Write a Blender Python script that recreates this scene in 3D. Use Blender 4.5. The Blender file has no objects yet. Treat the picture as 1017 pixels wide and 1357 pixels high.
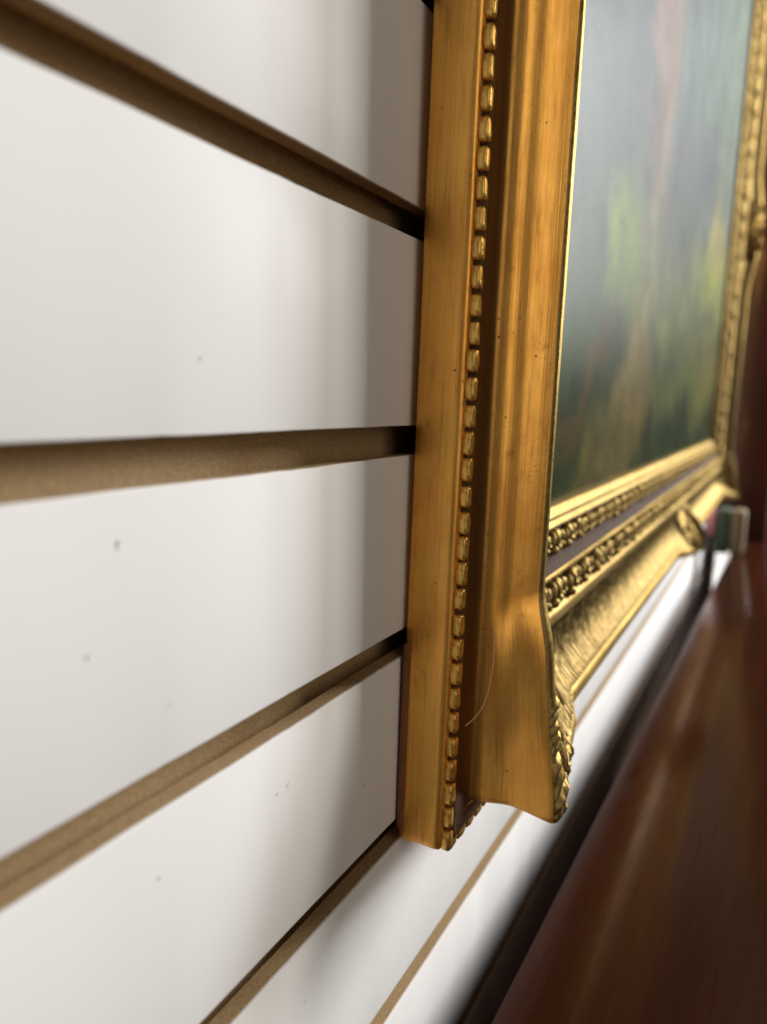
import bpy, bmesh, math, random
import numpy as np
from mathutils import Matrix, Vector, Euler
random.seed(7); rng = np.random.default_rng(7)
scn = bpy.context.scene
COL = scn.collection
CZ = 1.0            # lens height above the floor; the wall face is the plane y = 0, the room lies at y < 0
D = 0.12086         # lens to wall

# ------------------------------------------------------------------ camera
cam = bpy.data.cameras.new('camera'); camo = bpy.data.objects.new('camera', cam); COL.objects.link(camo)
r_, u_, f_ = (0.4620208, -0.88649583, 0.02572772), (0.11827181, 0.0903391, 0.9888633), (0.87894741, 0.45383255, -0.14658601)
camo.matrix_world = Matrix(((r_[0], u_[0], -f_[0], 0), (r_[1], u_[1], -f_[1], -D), (r_[2], u_[2], -f_[2], CZ), (0, 0, 0, 1)))
cam.sensor_fit = 'HORIZONTAL'; cam.sensor_width = 36.0; cam.lens = 36.07
cam.clip_start = 0.005; cam.clip_end = 60
cam.dof.use_dof = True; cam.dof.focus_distance = 0.268; cam.dof.aperture_fstop = 9.5
scn.camera = camo

# ------------------------------------------------------------------ world, lamps, exposure
w = bpy.data.worlds.new('World'); scn.world = w; w.use_nodes = True
bg = w.node_tree.nodes['Background']; bg.inputs[0].default_value = (1.0, 0.95, 0.89, 1); bg.inputs[1].default_value = 0.07
def lamp(name, direction, dist, sx, sy, power, color, target=(0.25, -0.03, CZ - 0.05)):
    l = bpy.data.lights.new(name, 'AREA'); l.shape = 'RECTANGLE'; l.size = sx; l.size_y = sy; l.energy = power; l.color = color
    o = bpy.data.objects.new(name, l); COL.objects.link(o)
    d = Vector(direction).normalized(); o.location = Vector(target) + d * dist
    o.rotation_euler = (-d).to_track_quat('-Z', 'Y').to_euler()
    return o
def azel(az, el): az, el = math.radians(az), math.radians(el); return (math.cos(az) * math.cos(el), -math.sin(az) * math.cos(el), math.sin(el))
lamp('shop_window_light', azel(24.5, 17), 2.8, 0.32, 1.1, 78, (0.92, 0.95, 1.0))
lamp('shop_window_light', azel(34, 25), 2.8, 0.34, 1.1, 52, (1.0, 0.955, 0.89))
lamp('fill_light', (-0.46, -0.76, 0.28), 2.5, 1.3, 2.2, 12, (1.0, 0.88, 0.70))  # soft fill added behind the lens to brighten the gilded side
scn.view_settings.view_transform = 'Standard'; scn.view_settings.look = 'None'
scn.view_settings.exposure = 0.14; scn.view_settings.gamma = 1.0; scn.view_settings.use_curve_mapping = False

# ------------------------------------------------------------------ material helpers
class NT:
    def __init__(self, name):
        self.m = bpy.data.materials.new(name); self.m.use_nodes = True
        self.t = self.m.node_tree; self.n = self.t.nodes; self.l = self.t.links
        self.p = self.n['Principled BSDF']
    def node(self, typ, **kw):
        o = self.n.new(typ)
        for k, v in kw.items():
            if k in o.inputs: o.inputs[k].default_value = v
            else: setattr(o, k, v)
        return o
    def link(self, a, b): self.l.new(a, b)
    def coords(self, kind='Object', scale=(1, 1, 1), loc=(0, 0, 0)):
        tc = self.node('ShaderNodeTexCoord'); mp = self.node('ShaderNodeMapping')
        mp.inputs['Scale'].default_value = scale; mp.inputs['Location'].default_value = loc
        self.link(tc.outputs[kind], mp.inputs['Vector']); return mp.outputs['Vector']
    def noise(self, vec, scale, detail=4, rough=0.55, dist=0.0):
        n = self.node('ShaderNodeTexNoise'); n.inputs['Scale'].default_value = scale
        n.inputs['Detail'].default_value = detail; n.inputs['Roughness'].default_value = rough; n.inputs['Distortion'].default_value = dist
        self.link(vec, n.inputs['Vector']); return n.outputs['Fac']
    def ramp(self, fac, stops):
        r = self.node('ShaderNodeValToRGB'); e = r.color_ramp.elements
        while len(e) < len(stops): e.new(0.5)
        for i, (p, c) in enumerate(stops): e[i].position = p; e[i].color = (c if len(c) == 4 else (*c, 1)) if not isinstance(c, (int, float)) else (c, c, c, 1)
        self.link(fac, r.inputs['Fac']); return r.outputs['Color']
    def mix(self, fac, a, b, blend='MIX'):
        m = self.node('ShaderNodeMix', data_type='RGBA', blend_type=blend)
        for sock, v in ((m.inputs[0], fac), (m.inputs[6], a), (m.inputs[7], b)):
            if hasattr(v, 'is_linked'): self.link(v, sock)
            elif isinstance(v, (int, float)): sock.default_value = v
            else: sock.default_value = (*v, 1)
        return m.outputs[2]
    def math(self, op, a, b=0.0):
        m = self.node('ShaderNodeMath', operation=op)
        for sock, v in ((m.inputs[0], a), (m.inputs[1], b)):
            if hasattr(v, 'is_linked'): self.link(v, sock)
            else: sock.default_value = v
        return m.outputs[0]
    def bump(self, h, dist, strength=1.0, prev=None):
        b = self.node('ShaderNodeBump'); b.inputs['Distance'].default_value = dist; b.inputs['Strength'].default_value = strength
        self.link(h, b.inputs['Height'])
        if prev is not None: self.link(prev, b.inputs['Normal'])
        return b.outputs['Normal']
    def out(self, color=None, rough=None, metal=None, normal=None, **kw):
        for key, v in (('Base Color', color), ('Roughness', rough), ('Metallic', metal), ('Normal', normal)):
            if v is None: continue
            s = self.p.inputs[key]
            if hasattr(v, 'is_linked'): self.link(v, s)
            elif key == 'Base Color': s.default_value = (*v, 1)
            else: s.default_value = v
        for k, v in kw.items(): self.p.inputs[k.replace('_', ' ')].default_value = v
        return self.m

def mat_laminate():
    t = NT('white_laminate'); c = t.coords('Object')
    n1 = t.noise(c, 9, 3); n2 = t.noise(c, 900, 2); sm = t.noise(t.coords('Object', (1, 1, 6)), 28, 5, 0.7)
    col = t.mix(t.ramp(sm, [(0.62, 0.0), (0.8, 0.10)]), (0.80, 0.79, 0.775), (0.62, 0.60, 0.57))
    sc = t.noise(t.coords('Object', (30, 30, 900)), 1.0, 3, 0.6); scm = t.math('MULTIPLY', t.ramp(sc, [(0.68, 0.0), (0.74, 0.22)]), t.ramp(t.noise(c, 22, 2), [(0.55, 0.0), (0.65, 1.0)]))
    col = t.mix(scm, col, (0.45, 0.43, 0.41))
    dots = t.noise(c, 420, 1); col = t.mix(t.ramp(dots, [(0.80, 0.0), (0.84, 0.35)]), col, (0.35, 0.32, 0.29))
    nb = t.bump(n2, 0.00005, 0.30); nb = t.bump(t.noise(c, 120, 2), 0.0001, 0.15, nb)
    return t.out(col, t.ramp(n1, [(0.3, 0.16), (0.7, 0.24)]), 0.0, nb, Specular_IOR_Level=0.003)
def mat_mdf():
    t = NT('raw_fibreboard'); c = t.coords('Object', (0.5, 1, 1))
    n1 = t.noise(c, 40, 5); n2 = t.noise(c, 1500, 4, 0.7)
    col = t.mix(n1, (0.44, 0.285, 0.135), (0.56, 0.39, 0.195))
    col = t.mix(t.ramp(n2, [(0.40, 0.55), (0.62, 0.0)]), col, (0.24, 0.15, 0.07))
    return t.out(col, 0.85, 0.0, t.bump(n2, 0.0004, 0.6))
def mat_gilt(name, a, b, dark, rough=(0.32, 0.50), metal=0.88, streak=1.0, pits=1.0, red=0.35):
    """satin gilding over wood: streaks follow the rail (uv.x runs along it), pits, rubbed red bole"""
    t = NT(name); uv = t.coords('UV', (14, 900, 1)); uvs = t.coords('UV', (40, 260, 1)); ob = t.coords('Object')
    s1 = t.noise(uv, 1.0, 4, 0.6); s2 = t.noise(uvs, 1.0, 5, 0.65); big = t.noise(ob, 26, 4, 0.6); fine = t.noise(ob, 1600, 2)
    col = t.mix(t.ramp(big, [(0.35, 0.0), (0.68, 1.0)]), a, b)
    col = t.mix(t.ramp(s1, [(0.52, 0.0), (0.72, 0.45 * streak)]), col, dark)
    col = t.mix(t.ramp(s2, [(0.55, 0.0), (0.75, red * 1.3)]), col, (0.40, 0.13, 0.045))
    wr = t.noise(ob, 75, 6, 0.72); col = t.mix(t.ramp(wr, [(0.60, 0.0), (0.70, 0.55)]), col, (0.34, 0.125, 0.04))
    wr2 = t.noise(ob, 190, 5, 0.7); col = t.mix(t.ramp(wr2, [(0.64, 0.0), (0.74, 0.5)]), col, (0.98, 0.70, 0.26))
    v = t.node('ShaderNodeTexVoronoi', feature='F1'); v.inputs['Scale'].default_value = 420; t.link(ob, v.inputs['Vector'])
    patch = t.ramp(t.noise(ob, 60, 3), [(0.56, 0.0), (0.66, 1.0)])
    pit = t.math('MULTIPLY', t.ramp(v.outputs['Distance'], [(0.10, 1.0), (0.20, 0.0)]), patch)
    pit = t.math('MULTIPLY', pit, pits)
    col = t.mix(pit, col, (0.05, 0.022, 0.008))
    tn = t.node('ShaderNodeAttribute', attribute_name='cove_shade')
    col = t.mix(tn.outputs['Fac'], col, t.mix(s1, (0.16, 0.075, 0.022), (0.09, 0.04, 0.012)))  # shade of the recessed cove painted into the gilt colour
    nb = t.bump(s1, 0.00035, 0.22 * streak); nb = t.bump(fine, 0.00008, 0.5, nb); nb = t.bump(pit, -0.0002, 0.5, nb); nb = t.bump(t.noise(ob, 90, 3, 0.6), 0.0010, 0.14, nb)
    ro = t.ramp(s2, [(0.3, rough[0]), (0.75, rough[1])])
    return t.out(col, ro, t.math('SUBTRACT', metal, t.math('MULTIPLY', pit, 0.6)), nb)
def mat_plain_gilt(name, a, b, rough, metal, bump=0.0002, scale=500, spec=0.25):
    t = NT(name); ob = t.coords('Object'); n = t.noise(ob, scale, 4, 0.65); g = t.noise(ob, 45, 4)
    col = t.mix(t.ramp(t.math('ADD', t.math('MULTIPLY', n, 0.5), t.math('MULTIPLY', g, 0.5)), [(0.38, 0.0), (0.6, 1.0)]), a, b)
    t.p.inputs['Specular Tint'].default_value = (0.80, 0.70, 0.50, 1)
    return t.out(col, rough, metal, t.bump(n, bump, 0.5), Specular_IOR_Level=spec)
def mat_combed():
    t = NT('combed_gilt'); ob = t.coords('Object')
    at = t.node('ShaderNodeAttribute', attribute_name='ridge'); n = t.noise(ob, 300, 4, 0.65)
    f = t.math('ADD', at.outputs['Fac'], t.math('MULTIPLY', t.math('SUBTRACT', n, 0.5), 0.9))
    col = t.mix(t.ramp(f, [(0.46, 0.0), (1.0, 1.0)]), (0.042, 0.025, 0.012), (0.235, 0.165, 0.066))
    t.p.inputs['Specular Tint'].default_value = (0.80, 0.70, 0.50, 1)
    return t.out(col, 0.52, 0.9, t.bump(n, 0.0002, 0.4))
def mat_wood(name, a, b, c2, rough, coat, scale=(3, 60, 60), spec=0.25):
    t = NT(name); c = t.coords('Object', scale); g = t.noise(c, 1.2, 6, 0.62, 0.6); g2 = t.noise(t.coords('Object', (6, 320, 320)), 1.5, 4, 0.6)
    big = t.noise(t.coords('Object', (1.2, 5, 5)), 1.6, 4)
    col = t.mix(t.ramp(g, [(0.32, 0.0), (0.68, 1.0)]), a, b)
    col = t.mix(t.ramp(g2, [(0.48, 0.0), (0.66, 0.6)]), col, c2)
    col = t.mix(t.ramp(big, [(0.4, 0.0), (0.7, 0.6)]), col, c2)
    dust = t.noise(t.coords('Object'), 700, 2); dm = t.ramp(dust, [(0.74, 0.0), (0.80, 0.25)])
    col = t.mix(dm, col, (0.30, 0.22, 0.17))
    sm = t.noise(t.coords('Object', (1, 3, 1)), 18, 5, 0.65)
    ro = t.ramp(sm, [(0.35, rough), (0.7, rough + 0.08)])
    return t.out(col, ro, 0.0, t.bump(g2, 0.0002, 0.15), Coat_Weight=coat, Coat_Roughness=0.10, Specular_IOR_Level=spec)
def mat_flat(name, col, rough=0.5, metal=0.0, n=0.15, scale=80):
    t = NT(name); f = t.noise(t.coords('Object'), scale, 4)
    return t.out(t.mix(f, tuple(x * (1 - n) for x in col), tuple(min(1, x * (1 + n)) for x in col)), rough, metal)
def mat_painting():
    t = NT('oil_paint'); at = t.node('ShaderNodeAttribute', attribute_name='paint')
    c = t.coords('UV', (1, 1, 1)); wv = t.noise(t.coords('UV', (60, 38, 1)), 1.0, 5, 0.7, 0.5); dab = t.noise(t.coords('UV', (210, 120, 1)), 1.0, 4, 0.7)
    col = t.mix(t.ramp(wv, [(0.25, 0.0), (0.75, 0.55)]), at.outputs['Color'], (0.5, 0.5, 0.5), 'OVERLAY')
    col = t.mix(t.ramp(dab, [(0.50, 0.0), (0.72, 0.55)]), col, (0.03, 0.030, 0.020))
    nb = t.bump(dab, 0.0003, 0.3); nb = t.bump(wv, 0.0006, 0.2, nb)
    return t.out(col, 0.33, 0.0, nb, Specular_IOR_Level=0.016)

M = dict(
    lam=mat_laminate(), mdf=mat_mdf(),
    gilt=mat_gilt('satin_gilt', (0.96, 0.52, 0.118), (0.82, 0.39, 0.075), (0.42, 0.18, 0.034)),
    bead=mat_plain_gilt('bead_gilt', (0.55, 0.27, 0.055), (0.98, 0.64, 0.17), 0.33, 0.85, 0.0004, 900),
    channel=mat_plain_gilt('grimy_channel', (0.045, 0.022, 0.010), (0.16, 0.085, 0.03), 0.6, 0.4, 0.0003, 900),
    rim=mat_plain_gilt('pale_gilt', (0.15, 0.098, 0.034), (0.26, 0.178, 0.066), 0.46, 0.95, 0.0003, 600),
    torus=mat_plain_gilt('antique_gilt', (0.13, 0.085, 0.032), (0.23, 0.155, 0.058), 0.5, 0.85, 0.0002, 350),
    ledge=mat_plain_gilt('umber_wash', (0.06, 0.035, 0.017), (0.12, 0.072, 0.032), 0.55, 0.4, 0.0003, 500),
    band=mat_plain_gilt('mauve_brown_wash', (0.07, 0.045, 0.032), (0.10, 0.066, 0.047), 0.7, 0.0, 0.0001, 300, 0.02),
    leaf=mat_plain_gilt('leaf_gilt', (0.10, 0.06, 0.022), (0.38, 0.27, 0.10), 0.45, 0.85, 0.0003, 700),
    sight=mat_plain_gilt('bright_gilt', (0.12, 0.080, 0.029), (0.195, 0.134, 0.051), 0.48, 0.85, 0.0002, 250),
    combed=mat_combed(), paint=mat_painting(),
    mahog=mat_wood('polished_mahogany', (0.034, 0.0085, 0.0036), (0.056, 0.0145, 0.0056), (0.020, 0.0065, 0.0032), 0.12, 0.0, (3, 60, 60), 0.14),
    post=mat_wood('dark_wood', (0.040, 0.012, 0.007), (0.075, 0.022, 0.012), (0.02, 0.008, 0.005), 0.3, 0.3, (60, 60, 4)),
    hair=mat_flat('hair', (0.85, 0.55, 0.32), 0.4), speck=mat_flat('speck', (0.24, 0.21, 0.19), 0.8),
    green=mat_flat('dark_green_paint', (0.035, 0.06, 0.035), 0.5, 0, 0.6, 30), beige=mat_flat('beige_moulding', (0.15, 0.115, 0.06), 0.5),
    spacer=mat_wood('spacer_wood', (0.20, 0.07, 0.03), (0.30, 0.12, 0.05), (0.12, 0.05, 0.02), 0.45, 0.0),
    pink=mat_flat('pink_paint', (0.60, 0.22, 0.30), 0.5), board=mat_flat('backing_board', (0.20, 0.12, 0.06), 0.8),
)

# ------------------------------------------------------------------ mesh helpers
def link(name, me, mat=None, parent=None):
    o = bpy.data.objects.new(name, me); COL.objects.link(o)
    if mat is not None and me is not None and len(me.materials) == 0: me.materials.append(mat)
    if parent is not None: o.parent = parent
    return o
def mesh(name, verts, faces, smooth=True, sharp=None):
    me = bpy.data.meshes.new(name); me.from_pydata([tuple(map(float, v)) for v in verts], [], faces)
    if smooth:
        me.polygons.foreach_set('use_smooth', [True] * len(me.polygons))
        if sharp: me.set_sharp_from_angle(angle=math.radians(sharp))
    me.update(); return me
def from_bm(name, bm, smooth=True, sharp=40):
    me = bpy.data.meshes.new(name); bm.to_mesh(me); bm.free()
    if smooth:
        me.polygons.foreach_set('use_smooth', [True] * len(me.polygons)); me.set_sharp_from_angle(angle=math.radians(sharp))
    return me
def box_bm(x0, x1, y0, y1, z0, z1, bev=0.0, seg=2):
    bm = bmesh.new(); bmesh.ops.create_cube(bm, size=1)
    for v in bm.verts: v.co = ((x0 + x1) / 2 + v.co.x * (x1 - x0), (y0 + y1) / 2 + v.co.y * (y1 - y0), (z0 + z1) / 2 + v.co.z * (z1 - z0))
    if bev: bmesh.ops.bevel(bm, geom=bm.edges[:], offset=bev, segments=seg, profile=0.5, affect='EDGES')
    return bm
def tag(o, label=None, cat=None, group=None, kind=None):
    for k, v in (('label', label), ('category', cat), ('group', group), ('kind', kind)):
        if v: o[k] = v
    return o

# ------------------------------------------------------------------ slatted wall
XW0, XW1 = -0.35, 7.0
PITCH, GAP, ZG = 0.0762, 0.01067, CZ - 0.01502
K0, K1 = -13, 11
wall = link('wall', from_bm('wall', box_bm(XW0, XW1, 0.0128, 0.030, ZG + K0 * PITCH, ZG + K1 * PITCH)), M['mdf'])
tag(wall, 'white slotted display wall with raw fibreboard grooves', None, None, 'structure')
def slat_profile(z0, z1):
    # (y, z): front edge of the lip slightly eased, then the undercut behind it
    return [(0.0010, z0), (0.0064, z0 + 0.0002), (0.0066, z0 + 0.0060), (0.0128, z0 + 0.0060), (0.0128, z1 - 0.0060), (0.0066, z1 - 0.0060), (0.0064, z1 - 0.0002), (0.0010, z1)]
core_me = face_me = None
def wavy(n, amp): 
    a = rng.normal(0, 1, n); k = np.ones(5) / 5; return np.convolve(a, k, 'same') * amp
H2 = PITCH - GAP
for k in range(K0, K1):
    z0 = ZG + k * PITCH + GAP / 2
    if core_me is None:
        pr = slat_profile(0, H2); xs = np.concatenate([np.linspace(XW0, 0.6, 240), np.linspace(0.62, XW1, 60)])
        vs = []; fs = []
        e0 = wavy(len(xs), 0.00020) + (rng.random(len(xs)) < 0.02) * rng.uniform(0, 0.0005, len(xs)); e1 = wavy(len(xs), 0.00020) - (rng.random(len(xs)) < 0.02) * rng.uniform(0, 0.0005, len(xs))
        for i, x in enumerate(xs):
            for j, (y, z) in enumerate(pr):
                dz = e0[i] if j < 2 else (e1[i] if j > 5 else 0)
                vs.append((x, y, z + dz))
        P = len(pr)
        for i in range(len(xs) - 1):
            for j in range(P):
                a = i * P + j; b = i * P + (j + 1) % P; fs.append((a, a + P, b + P, b))
        core_me = mesh('slat_core', vs, fs, True, 30)
        # laminate skin, edges eased
        pf = [(0.0010, 0.0001), (0.0004, 0.00005), (0.00012, 0.00018), (0.0, 0.0005), (0.0, H2 - 0.0005), (0.00012, H2 - 0.00018), (0.0004, H2 - 0.00005), (0.0010, H2 - 0.0001)]
        vs = []; fs = []; P = len(pf)
        for i, x in enumerate(xs):
            for j, (y, z) in enumerate(pf): vs.append((x, y, z + (e0[i] if j < 3 else (e1[i] if j > 4 else 0)) * 0.7))
        for i in range(len(xs) - 1):
            for j in range(P):
                a = i * P + j; b = i * P + (j + 1) % P; fs.append((a, a + P, b + P, b))
        face_me = mesh('slat', vs, fs, True, 50)
    s = link('slat', face_me, M['lam'], wall); s.location.z = z0
    c = link('slat_core', core_me, M['mdf'], s)
# specks and scuffs on the white face
def speck(px, pz, rx, rz, rot):
    vs = [(0, -0.00012, 0)]; n = 9
    for i in range(n):
        q = 2 * math.pi * i / n; rr = 1 + 0.35 * math.sin(3 * q + px * 50) + rng.uniform(-.15, .15)
        x, z = rx * rr * math.cos(q), rz * rr * math.sin(q)
        vs.append((x * math.cos(rot) - z * math.sin(rot), -0.00003, x * math.sin(rot) + z * math.cos(rot)))
    me = mesh('speck', vs, [(0, 1 + i, 1 + (i + 1) % n) for i in range(n)])
    o = link('speck', me, M['speck'], wall); o.location = (px, 0, pz)
for (x, z, a, b, q) in [(0.1139, -0.0315, 0.0004, 0.0011, -0.2), (0.1052, -0.0534, 0.0004, 0.00045, 0), (0.1239, -0.1129, 0.0004, 0.0004, 0), (0.1714, -0.1142, 0.0004, 0.0003, 0),
                        (0.1768, -0.1138, 0.00012, 0.0012, -0.7), (0.14, 0.0079, 0.0003, 0.0005, 0.1), (0.2247, -0.1356, 0.0004, 0.0004, 0), (0.188, -0.1937, 0.0003, 0.0003, 0), (0.1283, -0.0717, 0.0002, 0.00035, 0.6)]:
    speck(x, CZ + z, a, b, q)

# ------------------------------------------------------------------ table
TZ = CZ - 0.26
tab = link('sideboard', None); tab.location = (0.2804, 0.0878 - D, TZ)
tab.rotation_euler.z = math.atan2(0.0738 - 0.0878, 1.0844 - 0.2804)
tag(tab, 'dark polished mahogany tabletop below the gilt frame', 'table')
bm = box_bm(-0.55, 1.75, -0.52, 0.0, -0.024, 0.0)
bmesh.ops.bevel(bm, geom=[e for e in bm.edges], offset=0.0015, segments=2, profile=0.6, affect='EDGES')
link('table_top', from_bm('table_top', bm), M['mahog'], tab)
link('unseen_body', from_bm('unseen_body', box_bm(-0.53, 1.73, -0.50, -0.008, -0.735, -0.0245)), M['mahog'], tab)  # unseen body added under the top to keep the wall gap dark
fl = link('floor', from_bm('floor', box_bm(XW0, XW1, -3.0, 0.012, -0.02, 0.0)), M['board']); tag(fl, 'plain brown floor below the table', None, None, 'structure')

# ------------------------------------------------------------------ gilt frame
W, H = 1.198, 0.90
FR = link('framed_painting', None); FR.location = (0.2504, -0.0006, CZ - 0.1705); FR.rotation_euler.x = math.radians(0.72)
tag(FR, 'large ornate gilt frame with green landscape painting hung on white slotted wall', 'picture')
# profile pieces: lists of (inset, height, corner inset, corner height)
def S(*p): return [(a, b, a, b) for a, b in p]
PIECES = {
 'block':  S((0.010, 0.0), (0.0016, 0.0004), (0.0003, 0.0016), (0, 0.004), (0.0002, 0.010), (0.0, 0.0165), (0.0003, 0.0186), (0.0011, 0.0196), (0.0028, 0.0201)),
 'bead_channel': S((0.0028, 0.0201), (0.0038, 0.0204), (0.0042, 0.0212), (0.0044, 0.0228), (0.0050, 0.0237)),
 'moulding': S((0.0050, 0.0237), (0.0085, 0.0239), (0.0122, 0.0245), (0.0142, 0.0254)) + [(0.0152, 0.0263, 0.0151, 0.0264), (0.0158, 0.0275, 0.0157, 0.0277), (0.0163, 0.0290, 0.0159, 0.0300),
     (0.0170, 0.0305, 0.0160, 0.0318), (0.0182, 0.0320, 0.0163, 0.0340), (0.0197, 0.0333, 0.0166, 0.0365), (0.0212, 0.0344, 0.0168, 0.0392), (0.0225, 0.0356, 0.0167, 0.0415), (0.0236, 0.0370, 0.0165, 0.0438),
     (0.0247, 0.0386, 0.0162, 0.0465), (0.0260, 0.0403, 0.0158, 0.0498), (0.0275, 0.0419, 0.0154, 0.0530), (0.0289, 0.0432, 0.0152, 0.0555), (0.0298, 0.0441, 0.0154, 0.0570)],
 'rim': [(0.0298, 0.0441, 0.0154, 0.0570), (0.0303, 0.0449, 0.0160, 0.0580), (0.0316, 0.0453, 0.0178, 0.0588), (0.0336, 0.0453, 0.0200, 0.0589), (0.0358, 0.0447, 0.0228, 0.0580), (0.0372, 0.0434, 0.0250, 0.0562)],
 'combed_cove': [(0.0372, 0.0434, 0.0250, 0.0562), (0.0395, 0.0405, 0.029, 0.0535), (0.0425, 0.0375, 0.033, 0.0500), (0.0460, 0.0346, 0.037, 0.0465), (0.0495, 0.0324, 0.0415, 0.0430),
     (0.0530, 0.0309, 0.046, 0.0400), (0.0570, 0.0300, 0.051, 0.0375), (0.0610, 0.0298, 0.0565, 0.0350), (0.0645, 0.0302, 0.062, 0.0330), (0.0677, 0.0311, 0.0677, 0.0315)],
 'torus': S((0.0677, 0.0311), (0.0682, 0.0318), (0.0697, 0.0326), (0.0717, 0.0330), (0.0738, 0.0327), (0.0754, 0.0318), (0.0762, 0.0305)),
 'leaf_ledge': S((0.0762, 0.0305), (0.0770, 0.0290), (0.0785, 0.0284), (0.0830, 0.0281), (0.0878, 0.0277)),
 'fillet': S((0.0878, 0.0277), (0.0881, 0.0287), (0.0889, 0.0292), (0.0903, 0.0291), (0.0914, 0.0285)),
 'plain_band': S((0.0914, 0.0285), (0.0930, 0.0265), (0.0958, 0.0252), (0.0988, 0.0245)),
 'inner_leaf_ledge': S((0.0988, 0.0245), (0.0997, 0.0231), (0.1040, 0.0225), (0.1088, 0.0219)),
 'sight_edge': S((0.1088, 0.0219), (0.1092, 0.0226), (0.1101, 0.0229), (0.1111, 0.0225), (0.1119, 0.0214), (0.1128, 0.0209), (0.1138, 0.0213), (0.1150, 0.0212), (0.1159, 0.0203), (0.1170, 0.0196), (0.1181, 0.0192), (0.1191, 0.0182), (0.1198, 0.0135)),
}
_kt, _kv = [0.0677, 0.0762, 0.0878, 0.0914, 0.0988, 0.1088, 0.1198], [1.146, 1.05, 0.888, 0.856, 0.744, 0.624, 0.486]
SH = 0.0020
def refit(t, h): return t - SH * float(np.interp(t, _kt, _kv)), h - SH
for key, pts in PIECES.items():
    new = []
    for (a, b, c, d_) in pts:
        if key in ('block', 'bead_channel'): b *= 0.93; d_ *= 0.93
        elif key in ('moulding', 'rim'):
            k = np.interp(b, [0.0237, 0.0275, 0.0449], [0.00165, 0.0021, 0.0026]); b -= k; d_ -= float(np.interp(d_, [0.0237, 0.0300, 0.0450], [0.00165, 0.0012, 0.0]))
        elif key == 'combed_cove':
            q = float(np.interp(a, [0.0372, 0.0677], [0, 1])); a -= q * SH * 1.146; b -= 0.0026 * (1 - q) + SH * q; c -= q * SH * 1.146; d_ -= SH * q
        else: a, b = refit(a, b); c, d_ = a, b
        new.append((a, b, c, d_))
    PIECES[key] = new
PM = {'block': 'gilt', 'bead_channel': 'channel', 'moulding': 'gilt', 'rim': 'rim', 'combed_cove': 'combed', 'torus': 'torus', 'leaf_ledge': 'ledge', 'fillet': 'rim', 'plain_band': 'band', 'inner_leaf_ledge': 'ledge', 'sight_edge': 'sight'}
WS, WV = [0, 0.010, 0.02, 0.03, 0.04, 0.050, 0.060, 0.067, 0.073, 0.079, 0.084, 0.088], [1, 0.95, 0.84, 0.70, 0.59, 0.50, 0.42, 0.34, 0.23, 0.11, 0.03, 0]
def wsw(s, L):
    d = np.minimum(s, L - s); v = np.interp(d, WS, WV)
    return np.maximum(v, 0.62 * np.interp(np.abs(s - L / 2), [0, 0.02, 0.04, 0.06, 0.075, 0.09], [1, 0.92, 0.7, 0.42, 0.16, 0]))   # the rim also swells at mid-length
def to_local(rail, t, h, s):
    L = {'L': (t, -h, s), 'B': (s, -h, t), 'R': (W - t, -h, s), 'T': (s, -h, H - t)}[rail]
    return np.stack(np.broadcast_arrays(*L), -1)
def strip(rail, key, stations, ridge=None, wobble=0.00012):
    L = H if rail in 'LR' else W
    pts = PIECES[key]; T = np.array(pts); P = len(pts); N = len(stations)
    st = np.asarray(stations)[:, None]; ww = wsw(st, L)
    t = T[None, :, 0] * (1 - ww) + T[None, :, 2] * ww
    h = T[None, :, 1] * (1 - ww) + T[None, :, 3] * ww
    B = 0.14; d = np.minimum(st, L - st)
    if key in ('block', 'bead_channel', 'moulding', 'rim'):
        r = 0.0032; x = np.clip((r - d) / r, 0, 1); q = np.linspace(1, 0, P)[None, :] if key == 'rim' else 1.0
        t = t + r * (1 - np.sqrt(1 - x * x * 0.98)) * 0.8 * q
    k = np.where(d < B, t * (1 - d / B), 0.0)
    s = np.where(st < L / 2, st + k, st - k)
    if wobble:   # hand-finished, slightly uneven; fades out at the mitres so that neighbours meet
        fade = np.clip(d / 0.02, 0, 1)
        ph = T[None, :, 0] * 700
        wob = (np.sin(s * 37 + ph) + 0.6 * np.sin(s * 91 + ph * 1.7) + 0.35 * np.sin(s * 233 + 2.1)) * wobble * 0.5
        h = h + wob * fade; t = t + wob * 0.7 * fade
    rv = None
    if ridge is not None:
        dh, rv = ridge(s, t, np.minimum(d, np.abs(st - L / 2) + 0.012)); h = h + dh
    v = to_local(rail, t, h, s).reshape(-1, 3)
    flip = rail in 'BR'
    fs = []
    for i in range(N - 1):
        for j in range(P - 1):
            a = i * P + j; q = (a, a + 1, a + P + 1, a + P)
            fs.append(q[::-1] if flip else q)
    me = mesh(key, v, fs, True, 45)
    uv = me.uv_layers.new(name='UVMap')
    arc = np.concatenate([[0], np.cumsum(np.hypot(np.diff(T[:, 0]), np.diff(T[:, 1])))])
    off = {'L': 0, 'B': 3.3, 'R': 5.1, 'T': 7.7}[rail]
    U = np.stack([s + off, np.broadcast_to(arc[None, :], s.shape) + T[0, 0]], -1).reshape(-1, 2)
    idx = np.empty(len(me.loops), dtype=np.int32); me.loops.foreach_get('vertex_index', idx)
    uv.data.foreach_set('uv', U[idx].astype(np.float32).ravel())
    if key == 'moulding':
        cove_shade = np.interp(T[:, 1], [0.0220, 0.0236, 0.0254, 0.0280], [1.0, 0.80, 0.40, 0.0])  # painted shade, deepest beside the beads, fading out up the moulding
        at = me.attributes.new('cove_shade', 'FLOAT', 'POINT'); at.data.foreach_set('value', np.broadcast_to(cove_shade[None, :], s.shape).astype(np.float32).ravel())
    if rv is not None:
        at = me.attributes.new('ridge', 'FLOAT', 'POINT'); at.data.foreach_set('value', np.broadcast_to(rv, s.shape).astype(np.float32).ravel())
    return me
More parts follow.
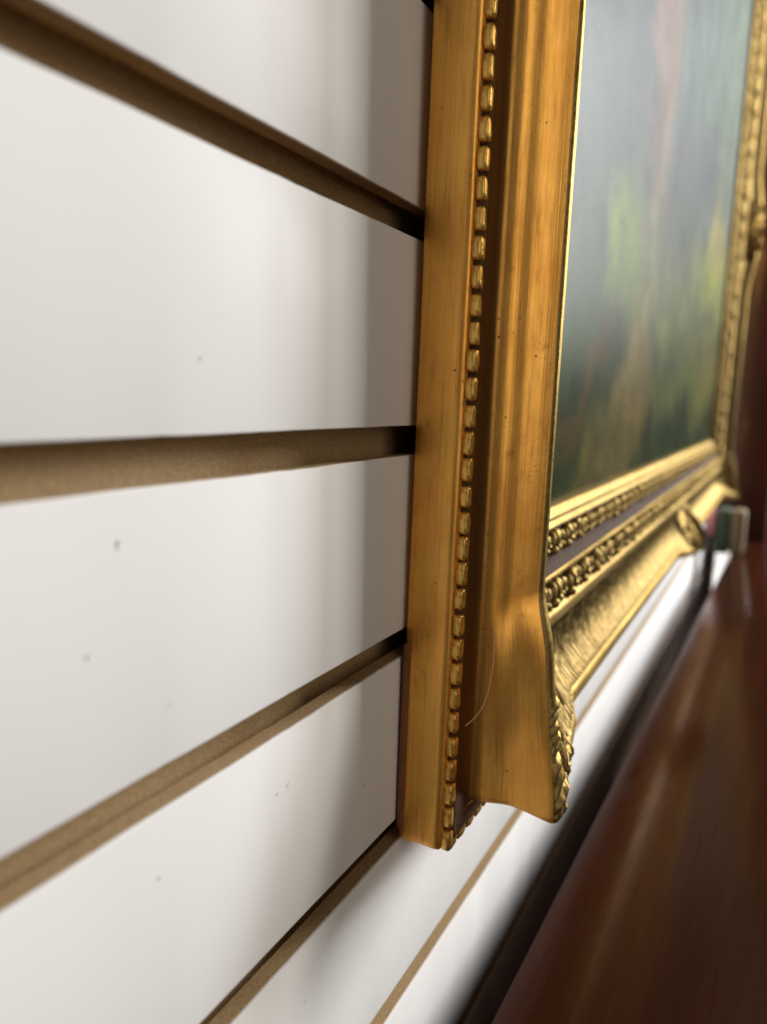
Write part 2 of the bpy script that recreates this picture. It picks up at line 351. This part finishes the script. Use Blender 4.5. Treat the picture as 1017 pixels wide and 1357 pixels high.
def stations(L, fine_near=True):
    a = np.concatenate([[0, 0.0003, 0.0007, 0.0012], np.linspace(0.0018, 0.12, 70 if fine_near else 30), np.linspace(0.125, L / 2, 60 if fine_near else 24)])
    return np.concatenate([a, (L - a[::-1])[1:]])
def corner_ridge(s, t, d):
    cn = np.clip((0.066 - d) / 0.016, 0, 1) * np.clip(d / 0.003, 0, 1)
    ph2 = (s * 0.95 - 0.30 * t + 0.0026 * np.sin(t * 260 + s * 120) + 0.0011 * np.sin(t * 820 + 1.3)) / 0.0044 * 2 * math.pi
    r2 = (0.5 + 0.5 * np.sin(ph2)) ** 0.7
    lump = 0.0011 * np.sin(s * 330 + 0.7) * np.sin(t * 210 + s * 150)
    return cn, r2, ((r2 - 0.55) * 0.0019 + lump) * cn
def comb(s, t, d):
    # combed wavy scoring: arcs fanning across the cove, livelier next to the corner
    v = np.linspace(0, 1, s.shape[1])[None, :]
    arc = 0.016 * np.sin(v * 2.4 + 0.3) + 0.0022 * np.sin(s * 95) * (0.4 + v) + 0.0012 * np.sin(v * 9 + s * 210)
    r = (0.5 + 0.5 * np.sin((s - arc) / 0.0037 * 2 * math.pi)) ** 0.8
    env = np.clip(np.minimum(v + 0.05, 1 - v) * 9, 0, 1)
    amp = 0.0012 + 0.0003 * np.clip(1 - d / 0.15, 0, 1)
    cn, r2, dr = corner_ridge(s, t, d)
    rough = 0.00025 * np.sin(s * 1400 + t * 900) * np.sin(t * 1900 - s * 300) * env
    envc = np.clip((0.0677 - t) / 0.004, 0, 1)
    return (r - 0.35) * amp * (1 - cn) * env + dr * envc + rough, r * (1 - cn) * env + r2 * cn
def rim_ridge(s, t, d):
    cn, r2, dr = corner_ridge(s, t, d); k = np.clip((0.046 - d) / 0.008, 0, 1); cn = cn * k; dr = dr * k; q = np.array([0, 0.35, 0.7, 1, 1, 1])[None, :]
    return dr * q, r2 * cn + (1 - cn) * 0.85
RAILS = {}
for rl in 'LBRT':
    L = H if rl in 'LR' else W
    st = stations(L, rl in 'LB')
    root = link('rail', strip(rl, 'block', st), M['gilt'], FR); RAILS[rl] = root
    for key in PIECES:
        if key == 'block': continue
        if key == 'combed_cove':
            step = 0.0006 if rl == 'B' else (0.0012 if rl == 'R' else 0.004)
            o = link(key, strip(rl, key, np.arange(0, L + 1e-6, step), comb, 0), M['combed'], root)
        elif key == 'rim':
            n = 220 if rl in 'LB' else 110
            a_ = np.concatenate([np.linspace(0, 0.11, n), np.linspace(0.115, L / 2, 50)]); sr = np.concatenate([a_, (L - a_[::-1])[1:]])
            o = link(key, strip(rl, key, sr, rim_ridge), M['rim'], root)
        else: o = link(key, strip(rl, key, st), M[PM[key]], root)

# beads along the outer edge, each its own piece
def bead_mesh(seed):
    rg = random.Random(seed); bm = bmesh.new(); j = lambda a: rg.uniform(-a, a)
    n, m = 9, 8; ln = 0.0081; grid = []
    for i in range(n):
        a = -math.cos(math.pi * i / (n - 1)); e = max(0.0, 1 - abs(a) ** 5) ** 0.4
        row = []
        for k in range(m):
            q = math.pi * k / (m - 1)
            cx = math.copysign(abs(math.cos(q)) ** 0.36, math.cos(q)); cy = abs(math.sin(q)) ** 0.36
            row.append(bm.verts.new((-0.0040 * cy * (0.45 + 0.55 * e) + j(0.00020), -0.00185 * cx * (0.62 + 0.38 * e) + j(0.00008), a * ln / 2 + j(0.00012))))
        grid.append(row)
    for i in range(n - 1):
        for k in range(m - 1): bm.faces.new((grid[i][k], grid[i + 1][k], grid[i + 1][k + 1], grid[i][k + 1]))
    bm.faces.new(grid[0]); bm.faces.new(grid[-1][::-1])
    bmesh.ops.recalc_face_normals(bm, faces=bm.faces[:])
    return from_bm('bead', bm, True, 70)
BM = [bead_mesh(i) for i in range(16)]
for rl, n in (('L', 92), ('B', 124)):
    for i in range(n):
        s = 0.0052 + i * 0.00942
        if s > (H if rl == 'L' else W) - 0.004: break
        o = link('bead', BM[(i * 5 + i // 16) % 16], M['bead'], RAILS[rl])
        jit = random.uniform(-0.00025, 0.00025)
        p = to_local(rl, 0.0048, 0.0201, s + jit); o.location = tuple(p)
        sc = random.uniform(0.94, 1.06)
        if rl == 'L': o.rotation_euler = (random.uniform(-.03, .03), 0, random.uniform(-.05, .05)); o.scale = (random.uniform(.86, 1.08), random.uniform(.9, 1.05), sc)
        else: o.rotation_euler = (0, -math.pi / 2, 0); o.scale = (1, 1, sc)

# leaf ornaments on the two ledges
def lobe(bm, c, r, rot=(0, 0, 0)):
    mt = Matrix.Translation(c) @ Euler(rot).to_matrix().to_4x4() @ Matrix.Diagonal((*r, 1))
    bmesh.ops.create_uvsphere(bm, u_segments=7, v_segments=5, radius=1, matrix=mt)
def leaf_mesh(seed):
    rg = random.Random(seed); bm = bmesh.new(); j = lambda a: rg.uniform(-a, a)
    # local: x along the rail, y outwards from the ledge (negative = proud), z across
    lobe(bm, (0, -0.0010, 0.0004), (0.0013, 0.0015, 0.0030), (0.1, j(.2), 0.0))
    lobe(bm, (-0.0023, -0.0008, 0.0012 + j(.0003)), (0.0012, 0.0013, 0.0023), (0, 0.6 + j(.15), 0))
    lobe(bm, (0.0023, -0.0008, 0.0012 + j(.0003)), (0.0012, 0.0013, 0.0023), (0, -0.6 + j(.15), 0))
    lobe(bm, (-0.0017, -0.0008, -0.0022), (0.0013, 0.0014, 0.0014))
    lobe(bm, (0.0017, -0.0008, -0.0022), (0.0013, 0.0014, 0.0014))
    return from_bm('leaf', bm, True, 60)
LM = [leaf_mesh(i) for i in range(5)]
def leaf_row(rl, key_t, key_h, pitch, scale, s0, s1, tilt):
    s = s0; i = 0; key_t, key_h = refit(key_t, key_h)
    while s < s1:
        o = link('leaf', LM[(i * 3 + i // 5) % 5], M['leaf'], RAILS[rl])
        o.location = tuple(to_local(rl, key_t, key_h, s)); k = scale * (1.12 if i % 2 else 0.86) * random.uniform(0.9, 1.08)
        o.scale = (k, k * 1.25, k)
        spin = random.uniform(-.5, .5)
        R = Matrix.Rotation(tilt, 4, 'X') @ Matrix.Rotation(spin, 4, 'Y')
        if rl == 'R': R = Matrix.Rotation(-math.pi / 2, 4, 'Y') @ R
        o.rotation_euler = R.to_euler()
        s += pitch; i += 1
leaf_row('B', 0.0832, 0.0284, 0.0150, 1.75, 0.090, W - 0.085, -0.15)
leaf_row('B', 0.1042, 0.0227, 0.0125, 1.5, 0.108, W - 0.105, -0.15)
leaf_row('R', 0.0832, 0.0284, 0.0150, 1.75, 0.090, H - 0.085, -0.15)
leaf_row('R', 0.1042, 0.0227, 0.0125, 1.5, 0.108, H - 0.105, -0.15)

# corner ornaments: ridged acanthus leaves fanning out over the swept corners
def acanthus_mesh(ln, wd, ht, seed, curl=0.3):
    rg = random.Random(seed); n, m = 16, 13; vs = []; fs = []
    for i in range(n):
        a = i / (n - 1)
        wdt = wd * (math.sin(math.pi * min(1, 0.12 + a * 0.88)) ** 0.6) * (1 - 0.15 * math.sin(a * 19 + seed))
        for j in range(m):
            b = -1 + 2 * j / (m - 1)
            x = a * ln; z = b * wdt / 2 + curl * wd * math.sin(a * 2.4) + 0.0006 * math.sin(a * 14 + seed)
            hh = ht * (1 - b * b) ** 0.5 * (0.35 + 0.65 * math.sin(math.pi * min(1, a * 0.9 + 0.1)))
            hh += ht * 0.36 * math.cos(b * 3 * math.pi) * (1 - abs(b) ** 3) + (0.5 * ht * a ** 3)
            vs.append((x, -hh - 0.0002, z))
    for i in range(n - 1):
        for j in range(m - 1): a = i * m + j; fs.append((a, a + 1, a + m + 1, a + m))
    base = len(vs)
    return mesh('acanthus_leaf', vs, fs, True, 70)
AM = [acanthus_mesh(1.0, 0.34, 0.10, k, c) for k, c in ((1, 0.25), (2, -0.25), (3, 0.05), (4, 0.4))]
def surf(t, s):
    """height of the swept corner face at inset t, station s along the rail"""
    w_ = float(np.interp(s, WS, WV)); best = []
    for key in ('rim', 'combed_cove'):
        for a, b, c, d in PIECES[key]: best.append((a * (1 - w_) + c * w_, b * (1 - w_) + d * w_))
    best.sort(); return float(np.interp(t, [x for x, _ in best], [y for _, y in best]))
def corner(mx, mz):
    """mx, mz: +1/-1, mirrored for the far corners"""
    root = link('corner_ornament', None, None, FR)
    root.location = (0 if mx > 0 else W, 0, 0 if mz > 0 else H); root.scale = (mx, 1, mz)
    rg = random.Random(5)
    # (x, z) of the leaf's root, direction angle in the frame plane, length, width
    spec = [(0.066, 0.066, 225, 0.056, 0.8), (0.060, 0.072, 246, 0.046, 0.8), (0.072, 0.060, 204, 0.046, 0.8), (0.056, 0.080, 262, 0.044, 0.7), (0.080, 0.056, 188, 0.044, 0.7),
            (0.050, 0.084, 205, 0.030, 0.8), (0.084, 0.050, 245, 0.030, 0.8), (0.046, 0.050, 200, 0.030, 0.9), (0.050, 0.046, 250, 0.030, 0.9),
            (0.038, 0.040, 215, 0.024, 1.0), (0.040, 0.034, 238, 0.026, 1.0), (0.034, 0.058, 190, 0.018, 1.1), (0.058, 0.034, 262, 0.018, 1.1),
            (0.032, 0.026, 180, 0.015, 1.3), (0.028, 0.032, 270, 0.015, 1.3), (0.030, 0.044, 185, 0.014, 1.3), (0.046, 0.030, 265, 0.014, 1.3)]
    for i, (x, z, ang, ln, wk) in enumerate(spec):
        q = math.radians(ang)
        for _ in range(12):   # keep the tip inside the rim
            tx, tz = x + math.cos(q) * ln, z + math.sin(q) * ln; tt, ss = min(tx, tz), max(tx, tz); w_ = float(np.interp(ss, WS, WV))
            if tt - 0.25 * ln * wk * 0.34 > 0.0303 * (1 - w_) + 0.0164 * w_ + 0.0010: break
            ln *= 0.86
        tip = (x + math.cos(q) * ln, z + math.sin(q) * ln)
        def hh(a, b): t, s = min(a, b), max(a, b); return surf(t, s)
        h0, h1 = hh(x, z) + 0.0003, hh(*tip) + 0.0006
        o = link('acanthus_leaf', AM[i % 4], M['leaf'], root)
        xd = Vector((tip[0] - x, -(h1 - h0), tip[1] - z)).normalized(); yd = Vector((0, 1, 0)); yd = (yd - xd * yd.dot(xd)).normalized(); zd = xd.cross(yd)
        R = Matrix((xd, yd, zd)).transposed().to_4x4()
        o.matrix_local = Matrix.Translation((x, -h0, z)) @ R @ Matrix.Diagonal((ln, ln * 0.9, ln * wk, 1))
    return root
def centre(rail):
    L = W if rail in 'BT' else H
    root = link('centre_ornament', None, None, FR); rg = random.Random(9)
    def pos(t, h, u): return Vector(tuple(to_local(rail, t, h, L / 2 + u)))
    def hgt(t, u):
        w_ = float(wsw(np.array(L / 2 + u), L)); b = sorted((a * (1 - w_) + c * w_, e * (1 - w_) + f * w_) for k in ('rim', 'combed_cove') for a, e, c, f in PIECES[k])
        return float(np.interp(t, [x for x, _ in b], [y for _, y in b]))
    for i in range(17):
        a = math.radians(-80 + 10 * i); ln = 0.040 * (0.75 + 0.35 * math.cos(a)) * rg.uniform(0.85, 1.1); u0 = 0.010 * math.sin(a); t0 = 0.062
        u1, t1 = u0 + math.sin(a) * ln * 1.2, max(0.025, t0 - math.cos(a) * ln)
        p0, p1 = pos(t0, hgt(t0, u0) + 0.0005, u0), pos(t1, hgt(t1, u1) + 0.0008, u1)
        xd = (p1 - p0).normalized(); yd = Vector((0, 1, 0)); yd = (yd - xd * yd.dot(xd)).normalized(); zd = xd.cross(yd)
        o = link('acanthus_leaf', AM[i % 4], M['leaf'], root); l2 = (p1 - p0).length
        o.matrix_local = Matrix.Translation(p0) @ Matrix((xd, yd, zd)).transposed().to_4x4() @ Matrix.Diagonal((l2, l2 * 0.9, l2 * 0.9, 1))
centre('B'); centre('R')
corner(1, 1); corner(-1, 1); corner(1, -1); corner(-1, -1)

# ------------------------------------------------------------------ the painting and its backing
TI = 0.1165
cx0, cx1, cz0, cz1 = TI, W - TI, TI, H - TI
NX, NZ = 300, 220
gx, gz = np.meshgrid(np.linspace(0, 1, NX), np.linspace(0, 1, NZ))
def vnoise(fx, fz, seed):
    g = np.random.default_rng(seed).random((int(fz) + 3, int(fx) + 3)); X = gx * fx; Z = gz * fz
    i = X.astype(int); j = Z.astype(int); u = X - i; v = Z - j; u = u * u * (3 - 2 * u); v = v * v * (3 - 2 * v)
    return (g[j, i] * (1 - u) + g[j, i + 1] * u) * (1 - v) + (g[j + 1, i] * (1 - u) + g[j + 1, i + 1] * u) * v
def fbm(f, seed): return sum(vnoise(f * 2 ** k * 1.3, f * 2 ** k, seed + k) / 2 ** k for k in range(4)) / 1.875
nx = (fbm(5, 1) - .5); nz = (fbm(5, 11) - .5); fine = fbm(22, 21)
PX = gx + nx * 0.14 + (fine - .5) * 0.08; PZ = gz + nz * 0.14 + (fbm(26, 31) - .5) * 0.08
def lin(c): return np.array([(x / 255) ** 2.2 for x in c])
img = np.zeros((NZ, NX, 3)); 
def lay(mask, col): 
    global img
    img = img * (1 - mask[..., None]) + lin(col) * mask[..., None]
def blob(x, z, rx, rz, col, a=1.0, rot=0.0, soft=0.6):
    soft = min(1.6, soft * 1.7)
    dx, dz = PX - x, PZ - z; c, s = math.cos(rot), math.sin(rot); ex, ez = (dx * c + dz * s) / rx, (-dx * s + dz * c) / rz
    r = np.sqrt(ex * ex + ez * ez); lay(a * np.clip((1 + soft / 2 - r) / soft, 0, 1), col)
lay(np.ones_like(gx), (76, 84, 78))
lay(np.clip((0.30 - PZ + 0.12 * PX) / 0.18, 0, 1), (66, 72, 60))
lay(np.clip((0.18 - PZ + 0.06 * PX) / 0.12, 0, 1), (48, 56, 40))
blob(0.75, 0.78, 0.34, 0.30, (118, 130, 127), 0.8, 0.1, 1.0)
blob(0.52, 0.62, 0.12, 0.20, (108, 120, 120), 0.7, -0.2, 1.0)
blob(0.16, 0.80, 0.20, 0.20, (62, 68, 74), 0.7, 0.0, 1.0)
blob(0.07, 0.36, 0.10, 0.07, (84, 90, 92), 0.7, 0.5, 1.0)
blob(0.40, 0.34, 0.20, 0.07, (74, 76, 84), 0.8, 0.1, 0.9)
blob(0.62, 0.44, 0.16, 0.07, (84, 88, 96), 0.8, 0.2, 0.9)
blob(0.29, 0.52, 0.055, 0.20, (150, 116, 102), 0.75, 0.10, 0.9)
blob(0.345, 0.46, 0.014, 0.13, (150, 124, 104), 0.5, 0.04, 0.8)
blob(0.28, 0.36, 0.022, 0.10, (110, 92, 84), 0.6, -0.15, 0.9)
blob(0.20, 0.245, 0.055, 0.055, (128, 146, 36), 0.95, 0.5, 0.8)
blob(0.24, 0.21, 0.04, 0.035, (108, 122, 44), 0.8, -0.3, 0.8)
blob(0.45, 0.235, 0.12, 0.045, (116, 120, 62), 0.8, 0.1, 0.9)
blob(0.80, 0.33, 0.16, 0.055, (150, 152, 62), 0.85, 0.15, 0.9)
blob(0.88, 0.40, 0.08, 0.05, (162, 140, 84), 0.8, 0.0, 0.9)
blob(0.79, 0.43, 0.012, 0.13, (150, 138, 92), 0.8, 0.03, 0.7)
blob(0.305, 0.26, 0.014, 0.075, (150, 144, 104), 0.6, -0.12, 0.7)
blob(0.315, 0.205, 0.018, 0.028, (158, 148, 112), 0.6, 0.2, 0.8)
blob(0.285, 0.15, 0.028, 0.07, (128, 104, 74), 0.85, 0.25, 0.8)
blob(0.25, 0.08, 0.032, 0.06, (134, 108, 74), 0.85, -0.2, 0.8)
blob(0.20, 0.025, 0.045, 0.045, (128, 108, 74), 0.8, 0.4, 0.8)
blob(0.36, 0.09, 0.018, 0.06, (118, 104, 76), 0.7, 0.5, 0.8)
blob(0.12, 0.105, 0.014, 0.085, (98, 70, 46), 0.85, -0.75, 0.7)
blob(0.05, 0.045, 0.012, 0.05, (84, 62, 44), 0.8, -0.9, 0.7)
blob(0.13, 0.03, 0.022, 0.03, (120, 104, 64), 0.7, 0.2, 0.8)
blob(0.05, 0.16, 0.07, 0.05, (62, 78, 52), 0.8, 0.3, 1.0)
blob(0.60, 0.12, 0.20, 0.06, (88, 90, 52), 0.7, 0.05, 1.0)
blob(0.85, 0.16, 0.14, 0.08, (108, 96, 56), 0.7, 0.05, 1.0)
blob(0.55, 0.03, 0.30, 0.035, (44, 52, 38), 0.8, 0.0, 0.9)
blob(0.40, 0.22, 0.50, 0.13, (104, 108, 62), 0.38, 0.1, 1.0)
img *= (0.50 + 0.95 * fine)[..., None]; img *= np.array([0.80, 0.84, 0.74])
vs = np.stack([cx0 + gx * (cx1 - cx0), -0.0125 - 0 * gx, cz0 + gz * (cz1 - cz0)], -1).reshape(-1, 3)
fs = [(j * NX + i, j * NX + i + 1, (j + 1) * NX + i + 1, (j + 1) * NX + i) for j in range(NZ - 1) for i in range(NX - 1)]
me = mesh('canvas', vs, fs)
ca = me.color_attributes.new('paint', 'FLOAT_COLOR', 'POINT'); ca.data.foreach_set('color', np.concatenate([np.clip(img, 0, 1), np.ones((NZ, NX, 1))], -1).astype(np.float32).ravel())
uv = me.uv_layers.new(name='UVMap'); idx = np.empty(len(me.loops), dtype=np.int32); me.loops.foreach_get('vertex_index', idx)
uv.data.foreach_set('uv', np.stack([gx, gz], -1).reshape(-1, 2)[idx].astype(np.float32).ravel())
cv = link('canvas', me, M['paint'], FR); cv['label'] = 'loosely painted green landscape with pale tree trunks'
link('backing_board', from_bm('backing_board', box_bm(0.012, W - 0.012, -0.0095, -0.002, 0.012, H - 0.012)), M['board'], FR)

# ------------------------------------------------------------------ a stray hair on the frame's side
def tube(name, pts, r, n=6):
    vs = []; fs = []
    for i, p in enumerate(pts):
        d = (pts[min(i + 1, len(pts) - 1)] - pts[max(i - 1, 0)]).normalized(); a = d.orthogonal().normalized(); b = d.cross(a)
        for j in range(n): q = 2 * math.pi * j / n; vs.append(p + (a * math.cos(q) + b * math.sin(q)) * r)
    for i in range(len(pts) - 1):
        for j in range(n): fs.append((i * n + j, i * n + (j + 1) % n, (i + 1) * n + (j + 1) % n, (i + 1) * n + j))
    return mesh(name, vs, fs)
ctrl = [((0.268, 0.0901, -0.0846), .991), ((0.268, 0.0900, -0.0984), .990), ((0.268, 0.0920, -0.1123), .989), ((0.268, 0.0956, -0.1201), .980), ((0.268, 0.1001, -0.1254), .966)]
ctrl = [Vector((p[0] * k, p[1] * k - D, p[2] * k + CZ)) for p, k in ctrl]
def catmull(c, n=10):
    o = []
    for i in range(len(c) - 1):
        p0, p1, p2, p3 = c[max(i - 1, 0)], c[i], c[i + 1], c[min(i + 2, len(c) - 1)]
        for k in range(n):
            t = k / n; o.append(0.5 * ((2 * p1) + (p2 - p0) * t + (2 * p0 - 5 * p1 + 4 * p2 - p3) * t * t + (3 * p1 - p0 - 3 * p2 + p3) * t ** 3))
    return o + [c[-1]]
hr = link('hair', tube('hair', catmull(ctrl), 0.00019), M['hair']); tag(hr, 'fine pale curved hair stuck to the side of the gilt frame', 'hair')

# ------------------------------------------------------------------ things past the frame's far end
cab = link('cabinet', None); cab.location = (1.665, 0, TZ)
tag(cab, 'tall dark mahogany cabinet end standing past the far side of gilt frame', 'cabinet')
link('side_panel', from_bm('side_panel', box_bm(0, 0.30, -0.098, -0.003, 0.0005, 1.1, 0.002)), M['post'], cab)
link('stile', from_bm('stile', box_bm(-0.004, 0.30, -0.1045, -0.0985, 0.0006, 1.1, 0.001)), M['post'], cab)
bx = link('small_box', None); bx.location = (1.475, -0.050, TZ)
tag(bx, 'small upright dark green and beige box on table behind gilt frame corner', 'box')
link('green_side', from_bm('green_side', box_bm(0, 0.05, -0.0, 0.026, 0.0006, 0.080, 0.005)), M['green'], bx)
link('beige_side', from_bm('beige_side', box_bm(-0.002, 0.05, -0.024, -0.0005, 0.0006, 0.080, 0.006)), M['beige'], bx)
link('pink_patch', from_bm('pink_patch', box_bm(-0.003, 0.045, 0.0265, 0.036, 0.030, 0.075, 0.004)), M['pink'], bx)
# wooden spacer behind the frame's lower corner
link('spacer', from_bm('spacer', box_bm(-0.0006, 0.02, -0.0028, -0.0002, 0.006, 0.080, 0.0004)), M['spacer'], FR)
